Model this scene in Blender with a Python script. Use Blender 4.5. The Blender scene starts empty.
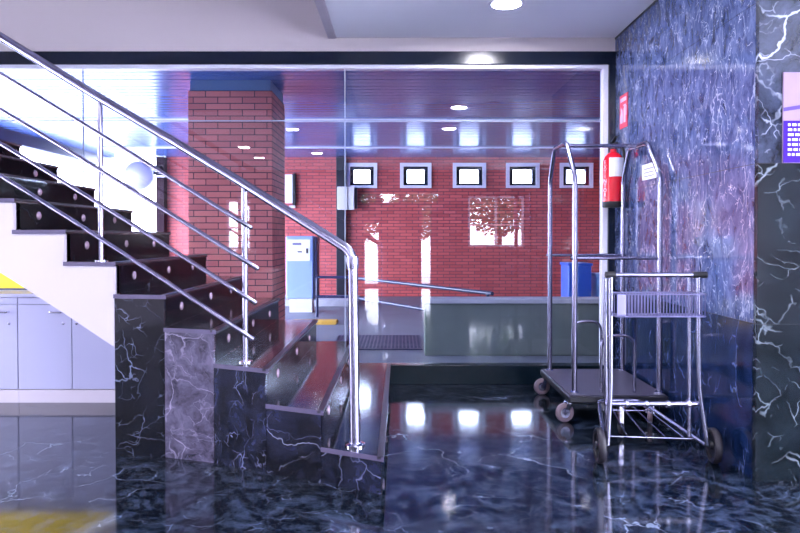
import bpy, bmesh, math, random
from mathutils import Vector, Matrix
R = math.radians
PI = math.pi
random.seed(7)
scn = bpy.context.scene
COL = scn.collection

# ------------------------------------------------------------------ materials
def new_mat(name):
    m = bpy.data.materials.new(name); m.use_nodes = True
    nt = m.node_tree; nt.nodes.clear()
    out = nt.nodes.new('ShaderNodeOutputMaterial')
    return m, nt, out

def srgb(r, g, b):
    f = lambda c: (c/255/12.92) if c/255 <= 0.04045 else ((c/255+0.055)/1.055)**2.4
    return (f(r), f(g), f(b), 1)

def plain(name, col, rough=.5, metal=0.0, noise=.06, nscale=8, spec=.5, bump=0.0, emit=None, estr=0):
    m, nt, out = new_mat(name)
    p = nt.nodes.new('ShaderNodeBsdfPrincipled')
    tc = nt.nodes.new('ShaderNodeTexCoord')
    nz = nt.nodes.new('ShaderNodeTexNoise'); nz.inputs['Scale'].default_value = nscale
    nz.inputs['Detail'].default_value = 4
    nt.links.new(tc.outputs['Object'], nz.inputs['Vector'])
    mx = nt.nodes.new('ShaderNodeMix'); mx.data_type = 'RGBA'
    mx.inputs['A'].default_value = tuple(c*(1-noise) for c in col[:3])+(1,)
    mx.inputs['B'].default_value = tuple(min(1, c*(1+noise)) for c in col[:3])+(1,)
    nt.links.new(nz.outputs['Fac'], mx.inputs['Factor'])
    nt.links.new(mx.outputs['Result'], p.inputs['Base Color'])
    p.inputs['Roughness'].default_value = rough
    p.inputs['Metallic'].default_value = metal
    p.inputs['Specular IOR Level'].default_value = spec
    if bump:
        b = nt.nodes.new('ShaderNodeBump'); b.inputs['Strength'].default_value = bump; b.inputs['Distance'].default_value = .01
        nt.links.new(nz.outputs['Fac'], b.inputs['Height']); nt.links.new(b.outputs['Normal'], p.inputs['Normal'])
    if emit:
        p.inputs['Emission Color'].default_value = emit; p.inputs['Emission Strength'].default_value = estr
    nt.links.new(p.outputs['BSDF'], out.inputs['Surface'])
    return m

def marble(name, c1, c2, vein, scale=1.0, vscale=2.2, vein_amt=.8, rough=.06, ior=1.6, stretch=(1, 1, 1), seed=0.0, vwidth=.035, fine=.35, cscale=5, lo=.36, hi=.68):
    """dark polished stone: clouded ground, one set of long broken veins, one of fine threads"""
    m, nt, out = new_mat(name)
    N = nt.nodes.new; L = nt.links.new
    p = N('ShaderNodeBsdfPrincipled')
    tc = N('ShaderNodeTexCoord')
    mp = N('ShaderNodeMapping'); mp.inputs['Scale'].default_value = tuple(scale*s for s in stretch)
    mp.inputs['Location'].default_value = (seed, seed*1.7, seed*.6)
    mp.inputs['Rotation'].default_value = (.35, .25, .5) if stretch == (1, 1, 1) else (0, 0, 0)
    L(tc.outputs['Object'], mp.inputs['Vector'])
    # warp
    w = N('ShaderNodeTexNoise'); w.inputs['Scale'].default_value = 1.8; w.inputs['Detail'].default_value = 5
    L(mp.outputs['Vector'], w.inputs['Vector'])
    ws = N('ShaderNodeVectorMath'); ws.operation = 'SCALE'; ws.inputs['Scale'].default_value = .75
    L(w.outputs['Color'], ws.inputs[0])
    wa = N('ShaderNodeVectorMath'); wa.operation = 'ADD'
    L(mp.outputs['Vector'], wa.inputs[0]); L(ws.outputs['Vector'], wa.inputs[1])
    # clouded ground
    cl = N('ShaderNodeTexNoise'); cl.inputs['Scale'].default_value = cscale; cl.inputs['Detail'].default_value = 9; cl.inputs['Roughness'].default_value = .68
    L(wa.outputs['Vector'], cl.inputs['Vector'])
    cr = N('ShaderNodeValToRGB'); cr.color_ramp.elements[0].position = lo; cr.color_ramp.elements[1].position = hi
    cr.color_ramp.elements[0].color = c1; cr.color_ramp.elements[1].color = c2
    L(cl.outputs['Fac'], cr.inputs['Fac'])
    def veins(sc, width, off):
        a = N('ShaderNodeVectorMath'); a.operation = 'ADD'; a.inputs[1].default_value = (off, off*.7, off*1.3)
        L(wa.outputs['Vector'], a.inputs[0])
        v = N('ShaderNodeTexVoronoi'); v.feature = 'DISTANCE_TO_EDGE'; v.inputs['Scale'].default_value = sc
        L(a.outputs['Vector'], v.inputs['Vector'])
        r = N('ShaderNodeMapRange'); r.inputs['From Min'].default_value = 0; r.inputs['From Max'].default_value = width
        r.inputs['To Min'].default_value = 1; r.inputs['To Max'].default_value = 0; r.interpolation_type = 'SMOOTHSTEP'
        L(v.outputs['Distance'], r.inputs['Value'])
        mk = N('ShaderNodeTexNoise'); mk.inputs['Scale'].default_value = sc*.8; mk.inputs['Detail'].default_value = 3
        L(a.outputs['Vector'], mk.inputs['Vector'])
        r2 = N('ShaderNodeMapRange'); r2.inputs['From Min'].default_value = .48; r2.inputs['From Max'].default_value = .66
        L(mk.outputs['Fac'], r2.inputs['Value'])
        mu = N('ShaderNodeMath'); mu.operation = 'MULTIPLY'
        L(r.outputs['Result'], mu.inputs[0]); L(r2.outputs['Result'], mu.inputs[1])
        return mu.outputs[0]
    v1 = veins(vscale, vwidth, 0.0); v2 = veins(vscale*3.1, vwidth*1.6, 4.3)
    f2 = N('ShaderNodeMath'); f2.operation = 'MULTIPLY'; f2.inputs[1].default_value = fine; L(v2, f2.inputs[0])
    f1 = N('ShaderNodeMath'); f1.operation = 'MULTIPLY'; f1.inputs[1].default_value = vein_amt; L(v1, f1.inputs[0])
    mxm = N('ShaderNodeMath'); mxm.operation = 'MAXIMUM'; L(f1.outputs[0], mxm.inputs[0]); L(f2.outputs[0], mxm.inputs[1])
    mx = N('ShaderNodeMix'); mx.data_type = 'RGBA'; mx.inputs['B'].default_value = vein
    L(mxm.outputs[0], mx.inputs['Factor']); L(cr.outputs['Color'], mx.inputs['A'])
    col = mx.outputs['Result']
    L(col, p.inputs['Base Color'])
    # slight variation of the polish
    rr = N('ShaderNodeMapRange'); rr.inputs['To Min'].default_value = rough*.7; rr.inputs['To Max'].default_value = rough*1.5
    L(cl.outputs['Fac'], rr.inputs['Value']); L(rr.outputs['Result'], p.inputs['Roughness'])
    p.inputs['IOR'].default_value = ior
    L(p.outputs['BSDF'], out.inputs['Surface'])
    return m

def brick(name, c1, c2, mortar, bw=.25, bh=.064, ms=.006, rough=.6):
    m, nt, out = new_mat(name)
    N = nt.nodes.new; L = nt.links.new
    p = N('ShaderNodeBsdfPrincipled'); tc = N('ShaderNodeTexCoord')
    s = N('ShaderNodeSeparateXYZ'); L(tc.outputs['Object'], s.inputs[0])
    sn = N('ShaderNodeSeparateXYZ'); L(tc.outputs['Normal'], sn.inputs[0])
    ab = N('ShaderNodeMath'); ab.operation = 'ABSOLUTE'; L(sn.outputs['X'], ab.inputs[0])
    gt = N('ShaderNodeMath'); gt.operation = 'GREATER_THAN'; gt.inputs[1].default_value = .7; L(ab.outputs[0], gt.inputs[0])
    mu = N('ShaderNodeMix'); mu.data_type = 'FLOAT'; L(gt.outputs[0], mu.inputs[0]); L(s.outputs['X'], mu.inputs[2]); L(s.outputs['Y'], mu.inputs[3])
    cb = N('ShaderNodeCombineXYZ'); L(mu.outputs[0], cb.inputs['X']); L(s.outputs['Z'], cb.inputs['Y'])
    b = N('ShaderNodeTexBrick'); b.inputs['Scale'].default_value = 1; b.inputs['Brick Width'].default_value = bw
    b.inputs['Row Height'].default_value = bh; b.inputs['Mortar Size'].default_value = ms; b.inputs['Mortar Smooth'].default_value = .1
    b.inputs['Color1'].default_value = c1; b.inputs['Color2'].default_value = c2; b.inputs['Mortar'].default_value = mortar
    L(cb.outputs[0], b.inputs['Vector'])
    nz = N('ShaderNodeTexNoise'); nz.inputs['Scale'].default_value = 6; nz.inputs['Detail'].default_value = 6; L(tc.outputs['Object'], nz.inputs['Vector'])
    mx = N('ShaderNodeMix'); mx.data_type = 'RGBA'; mx.blend_type = 'OVERLAY'; mx.inputs['Factor'].default_value = .35
    L(b.outputs['Color'], mx.inputs['A']); L(nz.outputs['Color'], mx.inputs['B'])
    L(b.outputs['Color'], p.inputs['Base Color'])
    bp = N('ShaderNodeBump'); bp.inputs['Strength'].default_value = .5; bp.inputs['Distance'].default_value = .004; bp.invert = True
    L(b.outputs['Fac'], bp.inputs['Height']); L(bp.outputs['Normal'], p.inputs['Normal'])
    p.inputs['Roughness'].default_value = rough
    L(p.outputs['BSDF'], out.inputs['Surface'])
    return m

def glass(name, f0=.045, tint=(.9, .94, 1, 1)):
    """sheet glass: clear transmission plus Fresnel (Schlick) mirror reflection"""
    m, nt, out = new_mat(name)
    N = nt.nodes.new; L = nt.links.new
    g = N('ShaderNodeNewGeometry')
    d = N('ShaderNodeVectorMath'); d.operation = 'DOT_PRODUCT'; L(g.outputs['Normal'], d.inputs[0]); L(g.outputs['Incoming'], d.inputs[1])
    a = N('ShaderNodeMath'); a.operation = 'ABSOLUTE'; L(d.outputs['Value'], a.inputs[0])
    s = N('ShaderNodeMath'); s.operation = 'SUBTRACT'; s.inputs[0].default_value = 1; L(a.outputs[0], s.inputs[1])
    p5 = N('ShaderNodeMath'); p5.operation = 'POWER'; p5.inputs[1].default_value = 5; L(s.outputs[0], p5.inputs[0])
    k = N('ShaderNodeMath'); k.operation = 'MULTIPLY_ADD'; k.inputs[1].default_value = 1-f0; k.inputs[2].default_value = f0; L(p5.outputs[0], k.inputs[0])
    t = N('ShaderNodeBsdfTransparent'); t.inputs['Color'].default_value = tint
    gl = N('ShaderNodeBsdfGlossy'); gl.inputs['Roughness'].default_value = .0
    mx = N('ShaderNodeMixShader'); L(k.outputs[0], mx.inputs[0]); L(t.outputs[0], mx.inputs[1]); L(gl.outputs[0], mx.inputs[2])
    L(mx.outputs[0], out.inputs['Surface'])
    return m

def emitter(name, col, strength):
    m, nt, out = new_mat(name)
    e = nt.nodes.new('ShaderNodeEmission'); e.inputs['Color'].default_value = col; e.inputs['Strength'].default_value = strength
    nt.links.new(e.outputs[0], out.inputs['Surface'])
    return m

M = {}
M['floor'] = marble('floor_marble', srgb(4, 9, 17), srgb(58, 72, 96), srgb(150, 165, 190), scale=1.5, vscale=1.5, vein_amt=.45, rough=.075, ior=1.75, seed=3.1, vwidth=.012, fine=.3, cscale=8, lo=.46, hi=.78)
M['stair_b'] = marble('stair_marble_b', srgb(7, 9, 18), srgb(44, 50, 80), srgb(150, 155, 190), scale=1.1, vscale=2.6, vein_amt=.6, rough=.07, ior=1.65, seed=14.4, vwidth=.013, fine=.55, cscale=6, lo=.42, hi=.74)
M['stair_c'] = marble('stair_marble_c', srgb(6, 8, 15), srgb(40, 45, 72), srgb(150, 155, 190), scale=1.05, vscale=2.6, vein_amt=.6, rough=.07, ior=1.65, seed=21.7, vwidth=.013, fine=.55, cscale=6, lo=.42, hi=.74)
M['stair'] = marble('stair_marble', srgb(7, 9, 17), srgb(42, 46, 74), srgb(175, 180, 205), scale=1.0, vscale=2.6, vein_amt=.6, rough=.07, ior=1.65, seed=1.4, vwidth=.013, fine=.55, cscale=6, lo=.42, hi=.74)
M['stair_dark'] = marble('stair_marble_dark', srgb(4, 5, 9), srgb(16, 21, 32), srgb(130, 140, 170), scale=1.2, vscale=2.6, vein_amt=.65, rough=.08, ior=1.6, seed=8.2, vwidth=.013, fine=.6, cscale=6, lo=.4, hi=.74)
M['stair_grey'] = marble('stair_marble_grey', srgb(36, 34, 50), srgb(100, 94, 118), srgb(170, 162, 192), scale=1.5, vscale=3.0, vein_amt=.5, rough=.1, ior=1.7, seed=5.9, vwidth=.03, fine=.3)
M['stair_edge'] = plain('lit_polished_edge', srgb(86, 80, 104), .2, noise=.2, nscale=14)
M['tread'] = marble('tread_marble', srgb(10, 12, 18), srgb(30, 35, 48), srgb(130, 138, 160), scale=1.2, vscale=1.6, vein_amt=.35, rough=.09, ior=1.6, seed=2.2, vwidth=.015, fine=.15)
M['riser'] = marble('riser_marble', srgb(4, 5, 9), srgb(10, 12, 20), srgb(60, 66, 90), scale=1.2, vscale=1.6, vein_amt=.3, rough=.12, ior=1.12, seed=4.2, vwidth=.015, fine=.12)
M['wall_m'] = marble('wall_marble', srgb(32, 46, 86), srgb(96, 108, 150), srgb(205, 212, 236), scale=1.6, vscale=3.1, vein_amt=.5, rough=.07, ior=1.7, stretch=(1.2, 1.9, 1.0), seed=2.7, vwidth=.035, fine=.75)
M['wall_m2'] = marble('wall_marble_shaded', srgb(6, 17, 40), srgb(26, 46, 88), srgb(150, 165, 210), scale=1.5, vscale=1.6, vein_amt=.6, rough=.09, ior=1.75, stretch=(1.2, 1.7, .8), seed=9.7, vwidth=.028, fine=.35)  # darker copy for the bottom slabs, their weaker reflection put into the colour
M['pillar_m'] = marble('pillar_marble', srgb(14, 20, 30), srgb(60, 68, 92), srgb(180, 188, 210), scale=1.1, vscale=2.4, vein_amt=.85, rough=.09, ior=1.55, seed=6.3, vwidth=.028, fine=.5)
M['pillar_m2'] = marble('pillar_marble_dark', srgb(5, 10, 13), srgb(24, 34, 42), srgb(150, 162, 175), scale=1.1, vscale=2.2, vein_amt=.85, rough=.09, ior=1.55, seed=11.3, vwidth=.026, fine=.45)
M['joint'] = plain('dark_joint', srgb(22, 24, 34), .7)
M['backwall'] = plain('dark_panelling', srgb(62, 58, 78), .6, noise=.1)
M['white'] = plain('white_paint', srgb(178, 170, 184), .6, noise=.02, nscale=3)
M['ceil'] = plain('ceiling_paint', srgb(240, 241, 252), .75, noise=.02, nscale=2)
M['fascia'] = plain('fascia_paint', srgb(198, 188, 192), .7, noise=.03, nscale=1.5)
M['laminate'] = plain('cabinet_laminate', srgb(158, 158, 188), .28, noise=.02, nscale=3)
M['dark_frame'] = plain('dark_teal_frame', srgb(10, 22, 42), .22, noise=.1)
M['plinth'] = plain('dark_plinth', srgb(7, 22, 32), .25, noise=.2, spec=.25)
M['white_frame'] = plain('white_frame', srgb(226, 226, 244), .35, noise=.02)
M['steel'] = plain('brushed_steel', srgb(152, 149, 174), .24, 1.0, noise=.05, nscale=30)
M['chrome'] = plain('chrome', srgb(222, 222, 238), .09, 1.0, noise=.02)
M['zinc'] = plain('galvanised_steel', srgb(150, 150, 174), .26, 1.0, noise=.06, nscale=40)
M['basket'] = plain('dull_wire', srgb(118, 116, 152), .35, .9, noise=.06)
M['black'] = plain('black_rubber', srgb(16, 16, 24), .5, noise=.15)
M['blackmetal'] = plain('black_metal', srgb(14, 16, 30), .35, noise=.1)
M['tyre'] = plain('grey_tyre', srgb(112, 96, 108), .55, noise=.08)
M['tyre_dark'] = plain('dark_tyre', srgb(17, 13, 28), .55, noise=.12)
M['carpet'] = plain('platform_carpet', srgb(66, 64, 84), .45, noise=.12, nscale=120, bump=.1)
M['red'] = plain('red_enamel', srgb(206, 22, 44), .2, noise=.05)
M['signred'] = plain('sign_red', srgb(220, 40, 74), .35, noise=.03)
M['paper'] = plain('white_paper', srgb(236, 236, 246), .6, noise=.02)
M['pinktext'] = plain('pale_lettering', srgb(246, 190, 206), .5, noise=.02)
M['greytext'] = plain('grey_print', srgb(120, 116, 150), .6, noise=.02)
M['whitetext'] = plain('white_print', srgb(200, 192, 220), .6, noise=.02)
M['purple'] = plain('purple_print', srgb(50, 12, 124), .6, spec=.1, noise=.05)
M['pinkpic'] = plain('pale_picture', srgb(136, 118, 142), .6, spec=.1, noise=.16, nscale=6)
M['purpledk'] = plain('violet_band', srgb(84, 66, 130), .6, spec=.1, noise=.1)
M['yellow'] = plain('yellow_board', srgb(246, 214, 10), .45, noise=.04)
M['brick'] = brick('red_brick', srgb(208, 116, 110), srgb(184, 96, 94), srgb(70, 36, 50), ms=.005)
M['brick_far'] = brick('far_red_brick', srgb(200, 88, 84), srgb(174, 68, 70), srgb(118, 58, 68), ms=.008)
M['slat'] = plain('slatted_metal_ceiling', srgb(74, 108, 180), .2, .25, noise=.03)
M['concrete'] = plain('grey_concrete', srgb(100, 108, 104), .8, noise=.16, nscale=5, bump=.1)
M['ground'] = plain('paving_concrete', srgb(112, 116, 130), .55, noise=.16, nscale=3, bump=.05)
M['pale_paving'] = plain('pale_paving', srgb(228, 228, 232), .7, noise=.05)
M['kerb'] = plain('kerb_stone', srgb(176, 174, 186), .7, noise=.1)
M['collar'] = plain('blue_collar', srgb(92, 124, 164), .5, noise=.08)
M['bin_blue'] = plain('blue_plastic', srgb(28, 92, 206), .4, noise=.05)
M['bin_pale'] = plain('pale_blue_plastic', srgb(120, 168, 226), .4, noise=.05)
M['ticket'] = plain('pale_blue_enamel', srgb(140, 164, 220), .35, noise=.03)
M['ticket_white'] = plain('white_enamel', srgb(232, 232, 240), .35, noise=.02)
M['navy'] = plain('navy_metal', srgb(24, 34, 74), .35, noise=.08)
M['boxgrey'] = plain('beige_box', srgb(206, 204, 208), .5, noise=.03)
M['yellow_dull'] = plain('worn_yellow_paint', srgb(206, 160, 60), .7, noise=.25, nscale=14)
M['grate'] = plain('grating_steel', srgb(84, 90, 120), .4, .7, noise=.1)
M['roofbeam'] = plain('blue_steel_beam', srgb(16, 30, 70), .4, noise=.08)
M['silicone'] = plain('pale_joint', srgb(170, 180, 204), .4)
M['wood'] = plain('dark_door', srgb(50, 34, 44), .4, noise=.15)
M['postdark'] = plain('dark_red_steel', srgb(34, 12, 24), .6, spec=.1, noise=.1)
M['housing'] = plain('camera_housing', srgb(14, 16, 34), .6, spec=.1)
M['leaf'] = plain('leaves', srgb(50, 84, 44), .6, noise=.3, nscale=5)
M['bark'] = plain('bark', srgb(70, 56, 48), .8, noise=.2)
M['glass'] = glass('sheet_glass', f0=.04)
M['lamp'] = emitter('lamp_glow', (.92, .9, 1, 1), 90)
M['mirror'] = plain('convex_mirror_paint', srgb(150, 148, 172), .4, .1, noise=.01)  # matt grey lilac in place of the mirror's reflection
M['lens'] = plain('step_light_lens', srgb(158, 138, 158), .25, .5, noise=.05)
M['bronze'] = plain('nosing', srgb(34, 32, 46), .3, .4, noise=.08)

# ------------------------------------------------------------------ builders
class MB:
    """collects shapes and links them as ONE mesh object"""
    def __init__(s): s.bm = bmesh.new(); s.mi = 0
    def _faces(s, vs, fs):
        v = [s.bm.verts.new(p) for p in vs]
        for f in fs:
            try:
                nf = s.bm.faces.new([v[i] for i in f]); nf.material_index = s.mi
            except ValueError: pass
        return v
    def box(s, x0, x1, y0, y1, z0, z1, bev=0):
        x0, x1 = sorted((x0, x1)); y0, y1 = sorted((y0, y1)); z0, z1 = sorted((z0, z1))
        vs = [(x0, y0, z0), (x1, y0, z0), (x1, y1, z0), (x0, y1, z0), (x0, y0, z1), (x1, y0, z1), (x1, y1, z1), (x0, y1, z1)]
        fs = [(0, 3, 2, 1), (4, 5, 6, 7), (0, 1, 5, 4), (1, 2, 6, 5), (2, 3, 7, 6), (3, 0, 4, 7)]
        v = s._faces(vs, fs)
        if bev:
            es = list({e for q in v for e in q.link_edges})
            r = bmesh.ops.bevel(s.bm, geom=es, offset=bev, segments=2, affect='EDGES', profile=.5)
            for f in r['faces']: f.material_index = s.mi
        return s
    def prism(s, pts, vec):
        """closed polygon pts extruded by vec"""
        n = len(pts); a = [Vector(p) for p in pts]; b = [p+Vector(vec) for p in a]
        fs = [tuple(range(n))[::-1], tuple(range(n, 2*n))]+[(i, (i+1) % n, n+(i+1) % n, n+i) for i in range(n)]
        s._faces(a+b, fs); return s
    def tube(s, pts, r, seg=10, closed=False, caps=True):
        P = [Vector(p) for p in pts]; n = len(P)
        tang = []
        for i in range(n):
            if closed: t = P[(i+1) % n]-P[i-1]
            else: t = P[min(i+1, n-1)]-P[max(i-1, 0)]
            tang.append(t.normalized())
        up = Vector((0, 0, 1)) if abs(tang[0].z) < .9 else Vector((1, 0, 0))
        u = tang[0].cross(up).normalized(); rings = []
        for i in range(n):
            if i: 
                u = (u-tang[i]*u.dot(tang[i])).normalized()
            w = tang[i].cross(u)
            rr = r[i] if isinstance(r, (list, tuple)) else r
            rings.append([s.bm.verts.new(P[i]+(u*math.cos(a)+w*math.sin(a))*rr) for a in [2*PI*k/seg for k in range(seg)]])
        m = n if closed else n-1
        for i in range(m):
            A, B = rings[i], rings[(i+1) % n]
            for k in range(seg):
                f = s.bm.faces.new((A[k], A[(k+1) % seg], B[(k+1) % seg], B[k])); f.smooth = True; f.material_index = s.mi
        if caps and not closed:
            s.bm.faces.new(rings[0][::-1]).material_index = s.mi; s.bm.faces.new(rings[-1]).material_index = s.mi
        return s
    def lathe(s, prof, origin, axis=(0, 0, 1), seg=28):
        """profile of (radius, height) turned about an axis"""
        ax = Vector(axis).normalized(); up = Vector((0, 0, 1)) if abs(ax.z) < .9 else Vector((1, 0, 0))
        u = ax.cross(up).normalized(); w = ax.cross(u); O = Vector(origin); rings = []
        for r, h in prof:
            if r < 1e-6: rings.append([s.bm.verts.new(O+ax*h)])
            else: rings.append([s.bm.verts.new(O+ax*h+(u*math.cos(2*PI*k/seg)+w*math.sin(2*PI*k/seg))*r) for k in range(seg)])
        for A, B in zip(rings, rings[1:]):
            for k in range(seg):
                k2 = (k+1) % seg
                q = [A[k % len(A)], A[k2 % len(A)], B[k2 % len(B)], B[k % len(B)]]
                q = list(dict.fromkeys(q))
                if len(q) > 2:
                    f = s.bm.faces.new(q); f.smooth = True; f.material_index = s.mi
        return s
    def build(s, name, mats, parent=None, org=None):
        bmesh.ops.recalc_face_normals(s.bm, faces=s.bm.faces)
        for e in s.bm.edges:
            if len(e.link_faces) == 2 and e.calc_face_angle(0) > .85: e.smooth = False
        o = ORG[parent.name] if parent else Vector(org or (0, 0, 0))
        bmesh.ops.translate(s.bm, verts=s.bm.verts, vec=-o)
        me = bpy.data.meshes.new(name); s.bm.to_mesh(me); s.bm.free()
        for m in (mats if isinstance(mats, list) else [mats]): me.materials.append(M[m])
        ob = bpy.data.objects.new(name, me); COL.objects.link(ob)
        if parent: ob.parent = parent
        else: ob.location = o
        ORG[ob.name] = o
        # crisp edges on smooth-shaded tubes
        return ob
ORG = {}
def tag(o, label=None, cat=None, group=None, kind=None):
    if label: o['label'] = label
    if cat: o['category'] = cat
    if group: o['group'] = group
    if kind: o['kind'] = kind
    return o
def struct(o, label=None, cat=None): return tag(o, label, cat, kind='structure')
def thing(name, loc, label, cat, group=None, kind=None):
    o = bpy.data.objects.new(name, None); COL.objects.link(o); o.location = loc; o.empty_display_size = .1
    ORG[o.name] = Vector(loc)
    return tag(o, label, cat, group, kind)
def copy_tree(o, parent=None):
    c = o.copy(); COL.objects.link(c)
    if parent: c.parent = parent
    for ch in list(o.children): copy_tree(ch, c)
    return c
def rnd(pts, r, n=6, closed=False):
    """round the corners of a polyline"""
    P = [Vector(p) for p in pts]; out = []
    N = len(P)
    for i in range(N):
        if not closed and i in (0, N-1): out.append(P[i]); continue
        a, b, c = P[i-1], P[i], P[(i+1) % N]
        d1 = a-b; d2 = c-b; k = min(r, d1.length*.45, d2.length*.45)
        p, q = b+d1.normalized()*k, b+d2.normalized()*k
        for j in range(n+1):
            t = j/n; out.append(p*(1-t)**2+b*2*t*(1-t)+q*t*t)
    return out
def grid_wall(mb, axis_pts, openings, y0, y1, z0, z1):
    """wall in the XZ plane between x=axis_pts with rectangular openings (xa,xb,za,zb)"""
    xs = sorted(set([axis_pts[0], axis_pts[1]]+[v for o in openings for v in o[:2]]))
    zs = sorted(set([z0, z1]+[v for o in openings for v in o[2:]]))
    for xa, xb in zip(xs, xs[1:]):
        run = None
        for za, zb in zip(zs, zs[1:]):
            cx, cz = (xa+xb)/2, (za+zb)/2
            hole = any(o[0] < cx < o[1] and o[2] < cz < o[3] for o in openings)
            if hole:
                if run: mb.box(xa, xb, y0, y1, run[0], run[1]); run = None
            else: run = (run[0], zb) if run else (za, zb)
        if run: mb.box(xa, xb, y0, y1, run[0], run[1])
def text_mesh(body, size, mat, M4, name, parent, extrude=.0006, align='CENTER'):
    cu = bpy.data.curves.new(name, 'FONT'); cu.body = body; cu.size = size; cu.extrude = extrude; cu.align_x = align; cu.align_y = 'CENTER'
    t = bpy.data.objects.new(name+'_tmp', cu); COL.objects.link(t)
    dg = bpy.context.evaluated_depsgraph_get(); dg.update()
    me = bpy.data.meshes.new_from_object(t.evaluated_get(dg))
    COL.objects.unlink(t); bpy.data.objects.remove(t); bpy.data.curves.remove(cu)
    return me

# ------------------------------------------------------------------ fixed measures (metres)
GY = 5.38            # glass wall
WX = 1.745           # marble side wall
PY = 3.205            # front of the marble wall block
CZ = 2.815           # lowered ceiling

# ------------------------------------------------------------------ the setting: lobby
struct(MB().box(-5.2, 4.4, -5.2, GY-.055, -.12, 0).build('floor', 'floor'), 'dark green polished marble lobby floor', 'floor')

b = MB()
b.box(-.515, WX, 1.5, GY-.04, CZ, CZ+.14)
b.box(-5.2, 4.4, -5.2, 1.5, CZ, CZ+.14)
b.box(WX, 4.4, 1.5, PY, CZ, CZ+.14)
struct(b.build('ceiling', 'ceil'), 'lowered white plaster ceiling with recessed lights', 'ceiling')
struct(MB().box(-.585, -.515, 1.5, GY-.04, CZ-.012, CZ+.20, .01).build('trim_1', 'white'), 'white edge trim of the lowered ceiling', 'trim')
struct(MB().box(-5.3, 0, 1.4, GY+.1, 5.3, 5.45).build('ceiling_upper', 'ceil'), 'high white ceiling above the stair void', 'ceiling')
b = MB(); b.box(-.6, -.5, 1.4, GY, CZ+.14, 5.3); b.box(-5.3, -.6, 1.4, 1.5, CZ+.14, 5.3)
struct(b.build('wall_void', 'white'), 'white upper walls around the stair void', 'wall')

# wall above the glass
struct(MB().box(-5.3, WX+.1, GY-.04, GY+.12, 2.70, 5.4).build('wall_front', 'fascia'), 'pale lilac grey wall above the glass front', 'wall')
def side_wall(name, x0, x1, y0, y1, z1, wins, label):
    b = MB(); ys = [y0]+[v for w_ in wins for v in w_[:2]]+[y1]
    for i, (a, c) in enumerate(zip(ys, ys[1:])):
        if i % 2 == 0: b.box(x0, x1, a, c, 0, z1)
        else:
            w_ = wins[i//2]; b.box(x0, x1, a, c, 0, w_[2]).box(x0, x1, a, c, w_[3], z1)
    struct(b.build(name, 'white'), label, 'wall')
    for a, c, za, zb in wins:
        SIDE.append((x0, x1, a, c, za, zb))
SIDE = []
side_wall('wall_left', -5.3, -5.2, -5.2, GY+.1, 5.4, [(1.9, 3.2, .06, 2.75)], 'white left wall of lobby')
side_wall('wall_far_right', 4.4, 4.5, -5.2, 6, 3, [(-4.8, -2.4, .06, 2.75), (.1, 2.9, .06, 2.75)], 'white wall at far right of lobby')
for n, (x0, x1, a, c, za, zb) in enumerate(SIDE):
    w = thing('window_%d' % (n+10), ((x0+x1)/2, (a+c)/2, za), 'tall unseen side window added to light the lobby', 'window', kind='structure')  # unseen windows added to bring more daylight into the lobby
    f = MB(); t = .05; u0, u1 = x0+.02, x1-.02
    f.box(u0, u1, a, a+t, za, zb).box(u0, u1, c-t, c, za, zb).box(u0, u1, a+t, c-t, za, za+t).box(u0, u1, a+t, c-t, zb-t, zb)
    f.box(u0, u1, (a+c)/2-.025, (a+c)/2+.025, za+t, zb-t)
    f.build('window_frame', 'white_frame', w)

# back wall with daylight openings, behind the camera
back_open = [(1.65, 3.0, .96, 2.19), (-.86, -.5, .06, 1.55), (.52, .74, .06, 1.95),
             (-.95, -.58, 2.03, 2.25), (-.48, -.02, 2.03, 2.25), (.08, .92, 2.03, 2.25),
             (-4.2, -3.6, .9, 2.1), (3.76, 4.08, .95, 2.4)]
b = MB(); grid_wall(b, (-5.3, 4.5), back_open, -5.3, -5.1, 0, 3.0)
struct(b.build('wall_back', 'backwall'), 'rear wall with glazed openings, darkened to weaken reflections', 'wall')  # unseen wall coloured dark so glass and stair panels reflect less
for n, (xa, xb, za, zb) in enumerate([back_open[0]]+back_open[6:]):
    w = thing('window_%d' % (n+7), ((xa+xb)/2, -5.12, za), 'rear lobby window', 'window', kind='structure')
    f = MB(); t = .05
    f.box(xa, xa+t, -5.22, -5.12, za, zb).box(xb-t, xb, -5.22, -5.12, za, zb).box(xa+t, xb-t, -5.22, -5.12, za, za+t).box(xa+t, xb-t, -5.22, -5.12, zb-t, zb)
    f.box((xa+xb)/2-.025, (xa+xb)/2+.025, -5.22, -5.12, za+t, zb-t)
    f.box(xa+t, xb-t, -5.21, -5.13, za+(zb-za)*.42, za+(zb-za)*.42+.04)
    f.build('window_frame', 'white_frame', w)
d = thing('door_1', (-.05, -5.15, 0), 'dark entrance door in the rear wall', 'door', kind='structure')
MB().box(-.52, .42, -5.25, -5.09, .0, 1.95, .004).build('door_leaf', 'wood', d)

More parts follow.
